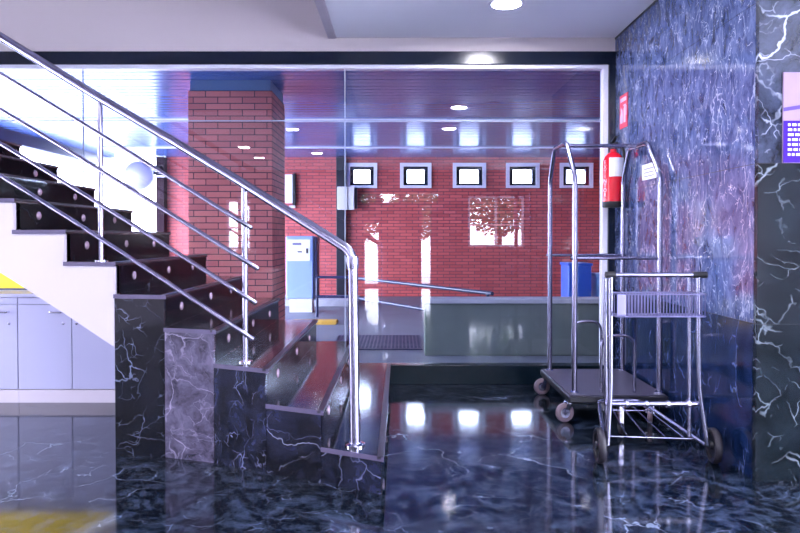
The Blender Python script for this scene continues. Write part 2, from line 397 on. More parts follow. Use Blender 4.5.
# marble wall block on the right, slabs with fine joints
def slabs_side():
    mb = MB(); g = .0015
    zs = [0, .773, 1.56, 2.347, CZ]
    ys = [PY+.031, 4.27, GY+.04]
    for i, (z0, z1) in enumerate(zip(zs, zs[1:])):
        for j, (y0, y1) in enumerate(zip(ys, ys[1:])):
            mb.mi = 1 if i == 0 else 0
            mb.box(WX, WX+.03, y0+g, y1-g, z0+g, z1-g)
    xs = [WX, 2.85, 4.4]
    for i, (z0, z1) in enumerate(zip(zs, zs[1:])):
        for j, (x0, x1) in enumerate(zip(xs, xs[1:])):
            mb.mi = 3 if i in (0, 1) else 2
            mb.box(x0+g, x1-g, PY, PY+.03, z0+g, z1-g)
    mb.mi = 4
    mb.box(WX+.004, 4.4, PY+.004, GY+.04, .001, CZ-.001)
    return mb
struct(slabs_side().build('wall_right', ['wall_m', 'wall_m2', 'pillar_m', 'pillar_m2', 'joint']), 'polished blue grey veined marble wall block on the right', 'wall')
struct(MB().box(WX-.004, WX+.4, PY-.002, GY, CZ-.016, CZ-.001).build('trim_2', 'joint'), 'dark strip standing in for the shadow gap between marble wall and ceiling', 'trim')  # solid dark strip, the shade of the gap put into its colour

# ------------------------------------------------------------------ glass front
win = thing('window_1', (-1.7, GY, 0), 'floor to ceiling frameless glass wall of the lobby', 'window', kind='structure')
MB().box(-5.2, WX-.001, GY-.06, GY+.06, 2.597, 2.70, .004).build('top_beam', 'dark_frame', win)
MB().box(1.690, WX-.001, GY-.06, GY+.06, .155, 2.597, .004).build('side_post', 'dark_frame', win)
f = MB().box(-5.2, 1.690, GY-.04, GY+.04, 2.565, 2.597, .003); f.box(1.648, 1.690, GY-.04, GY+.04, .155, 2.565, .003)
f.build('white_frame', 'white_frame', win)
cols = [-5.2, -4.66, -2.59, -.45, 1.648]; rows = [.155, 2.15, 2.565]
for xa, xb in zip(cols, cols[1:]):
    for za, zb in zip(rows, rows[1:]):
        MB().box(xa+.004, xb-.004, GY-.006, GY+.006, za+.004, zb-.004).build('pane', 'glass', win)
f = MB()
for x in cols[1:-1]: f.box(x-.004, x+.004, GY-.0065, GY+.0065, .155, 2.565)
f.box(-5.2, 1.648, GY-.0063, GY+.0063, 2.146, 2.154)
f.build('pane_joint', 'silicone', win)
struct(MB().box(-5.2, WX-.001, GY-.06, GY+.06, 0, .155, .004).build('baseboard_front', 'plinth'), 'dark glossy plinth under the glass wall', 'baseboard')

# ------------------------------------------------------------------ downlights
def downlight(x, y, label):
    t = thing('ceiling_downlight', (x, y, CZ), label, 'ceiling light', 'recessed ceiling downlights')
    MB().lathe([(.1, -.001), (.128, -.001), (.13, -.006), (.122, -.012), (.1, -.008), (.1, -.001)], (x, y, CZ), seg=36).build('trim_ring', 'white_frame', t)
    MB().lathe([(0, -.0045), (.1, -.0045), (.1, -.002), (0, -.002)], (x, y, CZ), seg=36).build('diffuser', 'lamp', t)
for x, y, l in [(.735, 4.56, 'round glowing downlight in the white ceiling nearest the glass wall'),
                (.735, 2.565, 'round glowing downlight second from the glass wall, seen mirrored in glass'),
                (.735, .95, 'round glowing downlight third from the glass wall, seen mirrored in glass'),
                (-1.6, .9, 'round glowing downlight before the stairs, mirrored in glass beside brick column'),
                (-2.8, -1.05, 'upper of two downlights mirrored on the brick column'),
                (-2.85, -2.6, 'lower of two downlights mirrored on the brick column'),
                (-1.6, -1.9, 'round downlight over the rear entrance')]:
    downlight(x, y, l)

# ------------------------------------------------------------------ staircase
SX = [-.088, -.385, -.68, -.985, -1.28, -1.573, -1.87, -2.17]
while len(SX) < 15: SX.append(SX[-1]-.3)
SY = [3.04, 3.185, 3.32, 3.465, 3.555, 3.605, 3.65, 3.68, 3.69, 3.7, 3.71, 3.72, 3.73, 3.74, 3.75]
RISE = .177; BACK = GY-.065
def near(X):
    if X >= SX[0]: return SY[0]
    for i in range(len(SX)-1):
        if X >= SX[i+1]:
            t = (SX[i]-X)/(SX[i]-SX[i+1]); return SY[i]+t*(SY[i+1]-SY[i])
    return SY[-1]
st = thing('staircase', (-1.6, 4.4, 0), 'dark polished marble staircase rising to the left against the glass', 'staircase')
for k in range(1, 15):
    x1, x0 = SX[k-1], SX[k]; z = RISE*k; y1, y0 = SY[k-1], SY[k]
    # tread slab with a small nosing
    td = MB().prism([(x1+.012, y1-.008, z-.022), (x1+.012, BACK, z-.022), (x0+.0005, BACK, z-.022), (x0+.0005, y0-.008, z-.022)], (0, 0, .022))
    tread = td.build('tread', 'tread', st)
    # polished strip along the nose
    MB().prism([(x1+.0125, y1-.004, z-.012), (x1+.0125, BACK-.004, z-.012), (x1-.018, BACK-.004, z-.012), (x1-.018, y1-.004, z-.012)], (0, 0, .0128)).build('nosing', 'bronze', tread)
    MB().prism([(x1+.013, y1-.0105, z-.022), (x1+.013, y1-.0075, z-.022), (x0-.001, y0-.0075, z-.022), (x0-.001, y0-.0105, z-.022)], (0, 0, .0228)).build('tread_edge', 'stair_edge', tread)  # pale strip, the lit tread edge put into its colour
    rs = MB().prism([(x1, y1+.031, z-RISE), (x1, BACK, z-RISE), (x1-.02, BACK, z-RISE), (x1-.02, y1+.031, z-RISE)], (0, 0, RISE-.022))
    riser = rs.build('riser', 'riser', st)
    for q, (fy, fz) in enumerate([(.16, .5), (.5, .52), (.8, .5)]):
        yy = y1+fy*(BACK-y1); zz = z-RISE+fz*RISE
        MB().lathe([(0, .0075), (.018, .0065), (.024, .004), (.0255, 0), (.0255, -.002), (0, -.002)], (x1+.001, yy, zz), axis=(1, 0, 0), seg=16).build('step_light', 'lens', riser)
    if k <= 5:
        mat = {1: 'stair_c', 2: 'stair', 3: 'stair_b', 4: 'stair_grey', 5: 'stair_dark'}[k]  # grey and dark panels: differing reflections put into the marble colour
        g = .002
        MB().prism([(x1-g, y1, 0), (x0+g, y0, 0), (x0+g, y0+.03, 0), (x1-g, y1+.03, 0)], (0, 0, z-.023)).build('side_panel', mat, st)
# white plastered flank with stepped top and sloping underside
xs, ztop = [], []
sof = lambda X: .593+.605*(-1.573-X)
for k in range(6, 15):
    x1, x0 = SX[k-1], SX[k]; z = RISE*k-.023; y1, y0 = SY[k-1], SY[k]
    xs.append((x0, x1, y0, y1, z))
b = MB()
for x0, x1, y0, y1, z in xs:
    if x1 < -1.58: pass
    b.prism([(x1, y1, sof(x1)), (x1, y1, z), (x0, y0, z), (x0, y0, sof(x0))], (0, .07, 0))
    b.prism([(x1, y1+.05, sof(x1)), (x1, y1+.05, sof(x1)+.1), (x0, y0+.05, sof(x0)+.1), (x0, y0+.05, sof(x0))], (0, BACK-.02-y0-.05, 0))
b.build('flank', 'white', st)
b = MB()
b.box(SX[5]+.002, SX[5]+.02, SY[5]+.05, BACK-.02, 0, sof(SX[5])+.1)
b.build('end_panel', 'white', st)

# ------------------------------------------------------------------ handrail
rl = thing('stair_handrail', (-1.2, 3.5, 0), 'brushed steel handrail with four slanted bars along the marble stairs', 'handrail')
def rail_ext(a, c, s):   # carry the straight run past the frame
    a, c = Vector(a), Vector(c); return a+(a-c)*s
# slightly curved run following the flared stair edge
top = [(-.243, 3.225, 1.13), (-.85, 3.50, 1.494), (-1.28, 3.65, 1.745), (-1.72, 3.727, 2.0), (-2.27, 3.785, 2.335), (-3.2, 3.83, 2.90)]
path = [(-.221, 3.205, .19), (-.232, 3.212, 1.125)]+top[1:]
MB().tube(rnd(path, .06, 8), .025, 16).build('top_rail', 'steel', rl)
fl = MB().lathe([(0, .0), (.05, .0), (.05, .008), (.03, .014), (.03, .0155), (0, .0155)], (-.221, 3.205, .177), seg=28); fl.build('base_flange', 'chrome', rl)
MB().lathe([(0, -.03), (.029, -.03), (.031, -.01), (.031, .01), (.029, .03), (0, .03)], (-.232, 3.212, 1.075), seg=20).build('elbow_collar', 'steel', rl)
for (x, y, z0, z1) in [(-.83, 3.51, .531, 1.475), (-1.71, 3.75, 1.062, 1.985), (-2.62, 3.80, 1.593, 2.53)]:
    p = MB().tube([(x, y, z0), (x, y, z1)], .0155, 14).build('post', 'steel', rl)
    MB().lathe([(0, 0), (.04, 0), (.04, .006), (.02, .01), (0, .01)], (x, y, z0), seg=20).build('flange', 'chrome', p)
bars = [((-.782, 3.45, 1.247), (-2.267, 3.765, 2.123)), ((-.743, 3.43, 1.033), (-2.272, 3.765, 1.921)),
        ((-.757, 3.44, .853), (-2.278, 3.765, 1.729)), ((-.774, 3.445, .662), (-2.283, 3.765, 1.548))]
for a, c in bars:
    a, c = Vector(a), Vector(c)
    mid = a.lerp(c, .55); mid.y += .035
    e = c+(c-mid)*1.2; e.y = c.y+.03
    pts = []
    for i in range(13):
        t = i/12; pts.append(a*(1-t)**2+(mid*2-(a+c)/2)*2*t*(1-t)+c*t*t)
    pts.append(e)
    d0 = (pts[0]-pts[1]).normalized()
    pts = [pts[0]+d0*.004, pts[0]]+pts[1:]
    MB().tube(pts, [.008, .0125]+[.0125]*(len(pts)-2), 12).build('bar', 'steel', rl)

# ------------------------------------------------------------------ under the stairs
def cabinet(x0, x1, label, locks):
    t = thing('cabinet', ((x0+x1)/2, 4.92, 0), label, 'cabinet', 'white cabinets under the stairs')
    MB().box(x0, x1, 4.75, 5.16, .095, .765).build('body', 'laminate', t)
    MB().box(x0, x1, 4.735, 5.15, 0, .094).build('kick_plinth', 'white', t)
    w = (x1-x0)/2
    for i in range(2):
        a = x0+i*w
        dr = MB().box(a+.0025, a+w-.0025, 4.727, 4.748, .1, .712, .002).build('door', 'laminate', t)
        hx = a+w-.105
        MB().tube(rnd([(hx-.045, 4.729, .66), (hx-.045, 4.695, .66), (hx+.045, 4.695, .66), (hx+.045, 4.729, .66)], .014), .007, 10).build('handle', 'chrome', dr)
        lx = a+locks[i]
        MB().lathe([(0, .006), (.009, .005), (.01, 0), (0, 0)], (lx, 4.728, .575), axis=(0, -1, 0), seg=16).build('lock', 'chrome', dr)
    MB().box(x0+.002, x1-.002, 4.73, 4.75, .716, .763, .002).build('top_rail', 'laminate', t)
cabinet(-2.76, -1.98, 'white two-door cabinet beside the marble stair flank', (.33, .035))
cabinet(-3.542, -2.762, 'white two-door cabinet at the left edge under the stairs', (.33, .33))
tag(MB().box(-3.56, -1.97, 4.715, 5.17, .766, .792, .003).build('worktop', 'laminate', org=(-2.75, 4.94, .766)), 'white worktop running over the cabinets under the stairs', 'worktop')
b = MB(); b.prism([(-3.5, 5.02, .794), (-2.02, 5.02, .794), (-2.06, 5.02, .84), (-3.5, 5.02, 1.71)], (0, .03, 0))
yb = b.build('yellow_board', 'yellow', org=(-2.75, 5.03, .793))
tag(yb, 'bright yellow board standing on the white worktop under the stairs', 'board')
MB().box(-3.5, -2.03, 5.012, 5.019, .794, .808).build('bottom_strip', 'navy', yb)

# ------------------------------------------------------------------ birdcage luggage cart
X0, X1, YF, YB = 1.144, 1.700, 4.289, 5.0
PZ = .18
ct = thing('luggage_cart', (1.42, 4.69, 0), 'tall chrome birdcage luggage cart with dark platform beside the marble wall', 'luggage cart')
pl = MB().box(1.086, 1.728, 4.195, 5.07, .13, PZ-.004, .01).build('platform', 'blackmetal', ct)
MB().box(1.10, 1.714, 4.21, 5.055, PZ-.004, PZ+.001).build('deck_mat', 'carpet', pl)
for i, x in enumerate((X0, X1)):
    pts = [(x, YF, PZ), (x, YF, 1.59), (x, 4.51, 1.845), (x, 4.86, 1.855), (x, YB, 1.625), (x, YB, PZ)]
    h = MB().tube(rnd(pts, .05, 6), .0175, 14).build('arch', 'steel', ct)
    for y in (YF, YB):
        MB().lathe([(0, 0), (.03, 0), (.03, .006), (.02, .012), (0, .012)], (x, y, PZ), seg=18).build('post_foot', 'chrome', h)
MB().tube([(X0, 4.70, 1.852), (X1, 4.70, 1.852)], .014, 12).build('hanging_rail', 'steel', ct)
for y in (YF, YB):
    MB().tube([(X0-.03, y, 1.062), (X1+.02, y, 1.062)], .0115, 12).build('end_rail', 'steel', ct)
for y in (YF, YB):
    MB().tube(rnd([(1.32, y, PZ), (1.32, y, .555), (1.538, y, .555), (1.538, y, PZ)], .085, 8), .0105, 12).build('guard_loop', 'steel', ct)
def caster(x, y, ang, r, parent):
    """swivel caster: plate, fork and wheel"""
    d = Vector((math.cos(ang), math.sin(ang), 0)); n = Vector((-d.y, d.x, 0))
    c = Vector((x, y, r))+d*.03
    f = MB().lathe([(0, .131), (.03, .131), (.03, .123), (.018, .12), (.018, r+.055), (0, r+.055)], (x, y, 0), seg=16)
    for s in (-1, 1):
        o = n*(.021*s)
        q = [Vector((x, y, r+.07))-d*.02+o, Vector((x, y, r+.07))+d*.02+o, c+d*.014+o, c-Vector((0, 0, .014))+o, c-d*.014+o]
        f.prism(q, n*(.004*s))
    f.prism([Vector((x, y, r+.064))+d*.02+n*.025, Vector((x, y, r+.064))-d*.02+n*.025, Vector((x, y, r+.064))-d*.02-n*.025, Vector((x, y, r+.064))+d*.02-n*.025], (0, 0, .008))
    f = f.build('caster', 'chrome', parent)
    w = MB()
    w.lathe([(r*.55, -.014), (r*.9, -.014), (r, -.008), (r, .008), (r*.9, .014), (r*.55, .014)], c, axis=n, seg=28)
    w.mi = 1
    w.lathe([(0, -.013), (r*.2, -.017), (r*.25, -.010), (r*.55, -.010), (r*.55, .010), (r*.25, .010), (r*.2, .017), (0, .013)], c, axis=n, seg=24)
    w.build('wheel', ['tyre', 'zinc'], f)
for (x, y, a) in [(1.098, 4.245, R(190)), (1.112, 4.99, R(188)), (1.625, 4.25, R(250)), (1.66, 4.96, R(250))]:
    caster(x, y, a, .061, ct)

# ------------------------------------------------------------------ small luggage trolley
tr = thing('luggage_trolley', (1.37, 3.6, 0), 'small wire luggage trolley with two big wheels in front of the birdcage cart', 'luggage trolley')
TY = 3.46
AZ = .092
for s, (xt, xb, xw) in enumerate([(1.112, 1.098, 1.06), (1.575, 1.628, 1.668)]):
    sg = -1 if s == 0 else 1
    # outer tube: handle down, cranked out to the axle
    xm = 1.115 if s == 0 else 1.583
    MB().tube(rnd([(xt, TY, 1.0), (xm, TY, .40), (xb, TY-.005, .10)], .08, 6), .0125, 12).build('upright', 'zinc', tr)
    # inner tube, set behind
    xi = 1.095 if s == 0 else 1.552
    MB().tube([(xi if s == 0 else 1.548, TY+.045, .985), (xi+.012 if s == 0 else xi, TY+.045, .13)], .0105, 12).build('stay', 'zinc', tr)
    # wheel, slightly splayed
    ax = Vector((sg, -.12 if s else .10, 0)).normalized(); c = Vector((xw, TY+.01, .092))
    w = MB(); r = .092
    w.lathe([(r*.72, -.017), (r*.92, -.019), (r, -.010), (r, .010), (r*.92, .019), (r*.72, .017), (r*.72, -.017)], c, axis=ax, seg=36)
    w.mi = 1
    w.lathe([(0, -.022), (.02, -.022), (.022, -.008), (r*.72, -.006), (r*.72, .006), (.022, .008), (.02, .022), (0, .022)], c, axis=ax, seg=28)
    w.build('wheel', ['tyre_dark', 'blackmetal'], tr)
for xa, xb in ((1.06, 1.10), (1.625, 1.668)): MB().tube([(xa, TY+.008, .095), (xb, TY+.008, .095)], .009, 10).build('axle', 'zinc', tr)
hb = MB().tube([(1.135, TY, 1.0), (1.545, TY, 1.0)], .013, 14).build('handle_bar', 'zinc', tr)
MB().tube([(1.085, TY, 1.0), (1.135, TY, 1.0)], .0175, 14).build('grip', 'black', hb)
MB().tube([(1.545, TY, 1.0), (1.618, TY, 1.0)], .0175, 14).build('grip', 'black', hb)
# cross bar with clips
cb = MB().tube([(1.09, TY+.02, .312), (1.60, TY+.02, .312)], .0135, 14).build('cross_bar', 'zinc', tr)
for x in (1.205, 1.31, 1.425, 1.535):
    MB().tube([(x-.007, TY+.02, .312), (x+.007, TY+.02, .312)], .021, 14).build('clip', 'chrome', cb)
# wire basket
bk = MB(); x0, x1, y0, y1, z0, z1 = 1.117, 1.578, TY-.09, TY+.03, .79, .905
for z in (z0, z1):
    bk.tube(rnd([(x0, y0, z), (x1, y0, z), (x1, y1, z), (x0, y1, z)], .02, 4, closed=True), .004, 8, closed=True)
n = 27
for i in range(n+1):
    x = x0+.008+(x1-x0-.016)*i/n
    bk.tube(rnd([(x, y0, z1), (x, y0, z0), (x, y1, z0), (x, y1, z1)], .01, 3), .0026, 6)
for y in (y0+.04, y0+.08): bk.tube([(x0, y, z0), (x1, y, z0)], .003, 6)
bk = bk.build('wire_basket', 'basket', tr)
MB().box(1.115, 1.16, TY-.096, TY-.0905, .795, .905, .002).build('name_plate', 'basket', bk)
# folding tray: tapered tube loop with rungs and rods
lp = [(1.085, TY, .115), (1.221, 4.02, .195), (1.475, 4.02, .195), (1.625, TY+.01, .095)]
ty = MB().tube(rnd(lp, .06, 6), .0115, 12).build('tray_loop', 'zinc', tr)
P = [Vector(p) for p in lp]
for t in (.12, .74):
    MB().tube([P[0].lerp(P[1], t), P[3].lerp(P[2], t)], .0042, 8).build('tray_rung', 'zinc', ty)
for u in (.22, .45, .68, .9):
    a = P[0].lerp(P[3], u*.9+.06).lerp(P[1].lerp(P[2], u), .14); c = P[1].lerp(P[2], u)
    MB().tube([a, c+Vector((0, 0, .0))], .0036, 8).build('tray_rod', 'zinc', ty)
for x in (1.20, 1.47):
    MB().tube(rnd([(x+(.03 if x < 1.3 else -.02), TY+.02, .312), (x+.01, TY+.25, .25), (x+.005 if x < 1.3 else x-.01, 3.99, .20)], .05, 4), .005, 8).build('tray_stay', 'zinc', ty)
fk = MB().box(1.335, 1.36, 3.97, 4.0, .05, .185); fk = fk.build('nose_fork', 'chrome', tr)
MB().lathe([(0, -.012), (.03, -.012), (.036, -.006), (.036, .006), (.03, .012), (0, .012)], (1.3475, 3.985, .036), axis=(1, 0, 0), seg=22).build('nose_wheel', 'tyre_dark', fk)

# ------------------------------------------------------------------ fire extinguisher on the marble wall
EX, EY = 1.660, 5.115; r = .079
ex = thing('fire_extinguisher', (EX, EY, 1.43), 'red fire extinguisher with white label hung on marble wall by the glass', 'fire extinguisher')
MB().lathe([(0, 1.475), (r, 1.475), (r, 1.755), (r*.97, 1.79), (r*.8, 1.825), (r*.5, 1.85), (.026, 1.858), (.024, 1.88), (0, 1.88)], (EX, EY, 0), seg=40).build('cylinder', 'red', ex)
MB().lathe([(0, 1.43), (r*.98, 1.43), (r*1.02, 1.437), (r*1.02, 1.474), (0, 1.474)], (EX, EY, 0), seg=40).build('base_ring', 'black', ex)
v = MB().lathe([(0, 1.88), (.02, 1.88), (.02, 1.915), (0, 1.915)], (EX, EY, 0), seg=16)
v.box(EX-.012, EX+.012, EY-.075, EY+.03, 1.915, 1.927, .003)
v.prism([(EX-.012, EY+.02, 1.935), (EX-.012, EY-.07, 1.965), (EX-.012, EY-.07, 1.975), (EX-.012, EY+.03, 1.95)], (.024, 0, 0))
v.build('valve_lever', 'black', ex)
MB().tube(rnd([(EX+.02, EY-.01, 1.9), (EX+.066, EY-.03, 1.89), (EX+.0735, EY-.05, 1.75), (EX+.0735, EY-.05, 1.55)], .04), .009, 10).build('hose', 'black', ex)
MB().lathe([(0, .012), (.014, .012), (.016, 0), (0, 0)], (EX, EY-.02, 1.9), axis=(0, -1, 0), seg=16).build('gauge', 'chrome', ex)
MB().box(EX+.06, WX, EY-.03, EY+.03, 1.70, 1.73).build('wall_bracket', 'blackmetal', ex)
cam_dir = math.atan2(-EY, -EX)
def cyl_pt(a, z, rr): return Vector((EX+rr*math.cos(cam_dir+a), EY+rr*math.sin(cam_dir+a), z))
b = MB(); n = 14; a0, a1 = R(-22), R(70)
for i in range(n):
    A, B = a0+(a1-a0)*i/n, a0+(a1-a0)*(i+1)/n
    b.prism([cyl_pt(A, 1.665, r+.0006), cyl_pt(B, 1.665, r+.0006), cyl_pt(B, 1.665, r+.0018), cyl_pt(A, 1.665, r+.0018)], (0, 0, .145))
b.build('label', 'paper', ex)
# vertical lettering on the cylinder
word = 'EXTINTOR'
bmt = bmesh.new()
for i, ch in enumerate(word):
    me = text_mesh(ch, .044, None, None, 'letter', None)
    a = R(-47); z = 1.775-.036*i
    n_ = Vector((math.cos(cam_dir+a), math.sin(cam_dir+a), 0)); xx = Vector((0, 0, 1)).cross(n_)
    m4 = Matrix(((xx.x, 0, n_.x, 0), (xx.y, 0, n_.y, 0), (0, 1, 0, 0), (0, 0, 0, 1)))
    pos = cyl_pt(a, z, r+.0032)
    me.transform(Matrix.Translation(pos-ORG[ex.name]) @ m4)
    bmt.from_mesh(me); bpy.data.meshes.remove(me)
me = bpy.data.meshes.new('lettering'); bmt.to_mesh(me); bmt.free(); me.materials.append(M['pinktext'])
o = bpy.data.objects.new('lettering', me); COL.objects.link(o); o.parent = ex; ORG[o.name] = ORG[ex.name]

# red sign above it
sg = thing('fire_extinguisher_sign', (WX, 5.125, 2.05), 'small red safety sign with white extinguisher symbol high on marble wall', 'sign')
MB().box(WX-.006, WX-.0005, 5.04, 5.21, 2.05, 2.31, .001).build('plate', 'signred', sg)
pi = MB(); xx = WX-.0075
def flat(y0, y1, z0, z1): pi.box(xx, xx+.0014, y0, y1, z0, z1)
flat(5.075, 5.115, 2.09, 2.20); flat(5.085, 5.105, 2.20, 2.215); flat(5.07, 5.12, 2.218, 2.228); flat(5.055, 5.065, 2.14, 2.21); flat(5.055, 5.09, 2.206, 2.214)
pi.prism([(xx, 5.14, 2.09), (xx, 5.19, 2.09), (xx, 5.196, 2.14), (xx, 5.18, 2.17), (xx, 5.178, 2.22), (xx, 5.155, 2.185), (xx, 5.148, 2.2), (xx, 5.134, 2.14)], (.0014, 0, 0))
flat(5.06, 5.19, 2.255, 2.285)
pi.build('pictogram', 'whitetext', sg)

# paper notice on the marble wall
nt_ = thing('paper_notice', (WX, 4.6, 1.60), 'small white paper notice stuck on marble wall behind the luggage cart', 'notice')
b = MB(); b.box(WX-.002, WX-.0005, 4.47, 4.735, 1.605, 1.715); b.build('sheet', 'paper', nt_)
b = MB()
for i in range(3): b.box(WX-.0026, WX-.0021, 4.51, 4.69, 1.625+.026*i, 1.632+.026*i)
b.build('print', 'greytext', nt_)

# poster on the front of the marble block
po = thing('poster', (2.03, PY, 1.56), 'purple and white poster on dark marble pillar at right edge', 'poster')
MB().box(1.861, 2.20, PY-.008, PY-.001, 1.56, 2.0, .001).build('board', 'pinkpic', po)
MB().box(1.863, 2.198, PY-.0095, PY-.0081, 1.562, 1.765).build('purple_field', 'purple', po)
MB().box(1.863, 2.198, PY-.0095, PY-.0081, 1.84, 1.998).build('picture', 'pinkpic', po)
MB().prism([(1.863, PY-.0095, 1.81), (2.198, PY-.0095, 1.86), (2.198, PY-.0095, 1.88), (1.863, PY-.0095, 1.828)], (0, .0013, 0)).build('violet_band', 'purpledk', po)
b = MB(); random.seed(4)
for c in range(7):
    z = 1.745-.024*c
    x = 1.885
    while x < 2.17:
        w = random.choice((.012, .02, .028)); b.box(x, min(x+w, 2.18), PY-.0103, PY-.0096, z-.006, z+.006); x += w+.008
b.build('print', 'whitetext', po)

# ================================================================== OUTSIDE, BEYOND THE GLASS
struct(MB().box(-60, 60, GY+.06, 70, -.2, -.002).build('ground', 'ground'), 'pale concrete paving outside the glass wall', 'ground')
b = MB(); b.box(-60, 60, -40, -5.3, -.2, -.02).box(-60, -5.3, -5.3, GY+.06, -.2, -.02).box(4.5, 60, -5.3, GY+.06, -.2, -.02)
struct(b.build('ground_rear', 'pale_paving'), 'unseen paving around the lobby, made pale to bounce daylight indoors', 'ground')  # unseen paving kept pale so daylight bounces up to the lobby ceiling
# slatted metal canopy ceiling
b = MB(); y = GY+.12
while y < 13.2:
    b.box(-5.85, 4.6, y, y+.135, 2.8, 2.83, .006); y += .15
b.box(-5.85, 4.6, GY+.12, 13.2, 2.85, 2.95)
struct(b.build('ceiling_canopy', 'slat'), 'slatted metal ceiling of the covered passage outside', 'ceiling')
struct(MB().box(-5.3, 4.6, 8.9, 9.02, 2.775, 2.8).build('trim_3', 'white_frame'), 'white joint strip across the slatted ceiling', 'trim')
struct(MB().box(-5.3, 4.6, 11.66, 11.74, 2.78, 2.8).build('trim_4', 'white_frame'), 'thin white joint strip farther along the slatted ceiling', 'trim')
tag(MB().box(-6.0, -5.85, GY+.1, 13.5, 2.62, 2.97, .01).build('canopy_beam', 'roofbeam', org=(-5.92, 9.4, 2.62)), 'dark blue steel beam along open left edge of the canopy', 'beam')

# far brick wall with five small windows
FW = [(-1.054, -.478), (.02, .61), (1.08, 1.705), (2.147, 2.78), (3.225, 3.855)]
ops = [(a, c, 2.205, 2.665) for a, c in FW]
b = MB(); grid_wall(b, (-4.70, 4.7), ops, 13.2, 13.5, 0, 2.8)
struct(b.build('wall_far', 'brick_far'), 'red brick wall beyond the glass with a row of small windows', 'wall')
b = MB().box(4.6, 4.8, GY+.1, 13.4, 0, 2.9)
struct(b.build('wall_outer_right', 'brick_far'), 'unseen red brick side wall added to cut light in the passage', 'wall')  # out of view, added to darken the right of the passage
for i, (xa, xb) in enumerate(FW):
    za, zb = 2.205, 2.665; t = .05
    w = thing('window_%d' % (i+2), ((xa+xb)/2, 13.2, za), 'small high window in the far brick wall', 'window', kind='structure')
    f = MB()
    f.box(xa-.02, xa+t, 13.16, 13.3, za-.02, zb+.02).box(xb-t, xb+.02, 13.16, 13.3, za-.02, zb+.02).box(xa+t, xb-t, 13.16, 13.3, za-.02, za+t*.6).box(xa+t, xb-t, 13.16, 13.3, zb-t, zb+.02)
    f.build('window_surround', 'white_frame', w)
    f = MB(); s = .075; a0, a1, c0, c1 = xa+t, xb-t, za+t*.6, zb-t
    f.box(a0, a0+s, 13.22, 13.34, c0, c1).box(a1-s, a1, 13.22, 13.34, c0, c1).box(a0+s, a1-s, 13.22, 13.34, c0, c0+.045).box(a0+s, a1-s, 13.22, 13.34, c1-.06, c1)
    f.build('window_frame', 'dark_frame', w)
    MB().box(a0+s, a1-s, 13.29, 13.30, c0+.045, c1-.06).build('pane', 'glass', w)

# brick column close behind the glass
bc = thing('brick_column', (-1.73, 7.07, 0), 'square red brick column standing close behind the glass wall', 'column')
MB().box(-2.157, -1.305, 6.7, 7.44, 0, 2.69).build('shaft', 'brick', bc)
MB().box(-2.14, -1.32, 6.715, 7.425, 2.69, 2.80).build('collar', 'collar', bc)

# black downpipe with the beige box
tag(MB().box(-1.27, -1.08, 13.05, 13.19, 0, 2.79, .01).build('black_post', 'blackmetal', org=(-1.18, 13.12, 0)), 'tall black post against the far brick wall', 'post')
eb = thing('electrical_box', (-1.05, 12.95, 1.74), 'beige electrical box mounted on the tall black post', 'electrical box')
MB().box(-1.235, -1.03, 12.9, 13.05, 1.74, 2.19, .01).build('case', 'boxgrey', eb)
MB().box(-1.02, -.9, 12.92, 13.05, 1.74, 2.19, .01).build('side_case', 'boxgrey', eb)
MB().box(-.895, -.85, 12.95, 13.048, 1.76, 2.17, .004).build('back_plate', 'blackmetal', eb)

# notice case on the brick
nb = thing('notice_case', (-2.2, 13.18, 1.88), 'narrow white notice case with black edge on pink brick wall', 'notice case')
MB().box(-2.30, -2.15, 13.13, 13.19, 1.88, 2.45, .005).build('panel', 'paper', nb)
MB().box(-2.15, -2.09, 13.11, 13.19, 1.84, 2.47, .005).build('edge', 'black', nb)
MB().box(-2.22, -2.1, 13.12, 13.19, 1.78, 1.83, .005).build('bracket', 'boxgrey', nb)

# pole, lamp and convex mirror at the open end of the wall
ps = tag(MB().box(-4.84, -4.675, 13.02, 13.19, 0, 2.79, .006).build('steel_post', 'postdark', org=(-4.77, 13.08, 0)), 'dark steel post at the left end of the brick wall', 'post')
cm = thing('security_camera', (-4.75, 12.95, 2.4), 'small boxy security camera mounted high on dark steel post', 'camera')
MB().box(-4.83, -4.68, 12.85, 13.015, 2.42, 2.6, .02).build('housing', 'housing', cm)
MB().lathe([(0, .03), (.03, .03), (.04, 0), (0, 0)], (-4.765, 12.85, 2.51), axis=(0, -1, 0), seg=16).build('lens', 'paper', cm)
MB().box(-4.78, -4.56, 12.88, 12.93, 2.37, 2.41, .005).build('arm', 'zinc', cm)
cv = thing('convex_mirror', (-5.16, 12.98, 2.1), 'round convex traffic mirror beside the dark steel post', 'traffic mirror')
MB().lathe([(0, .10), (.1, .092), (.2, .065), (.27, .028), (.275, .02), (0, .02)], (-5.16, 12.98, 2.41), axis=(.15, -1, -.05), seg=40).build('mirror_face', 'mirror', cv)
MB().lathe([(.27, .04), (.3, .025), (.3, 0), (0, -.01), (0, .018), (.27, .018), (.27, .04)], (-5.16, 12.98, 2.41), axis=(.15, -1, -.05), seg=40).build('rim', 'white_frame', cv)
MB().tube([(-5.14, 12.985, 2.41), (-4.84, 13.08, 2.41)], .02, 10).build('bracket_arm', 'zinc', cv)

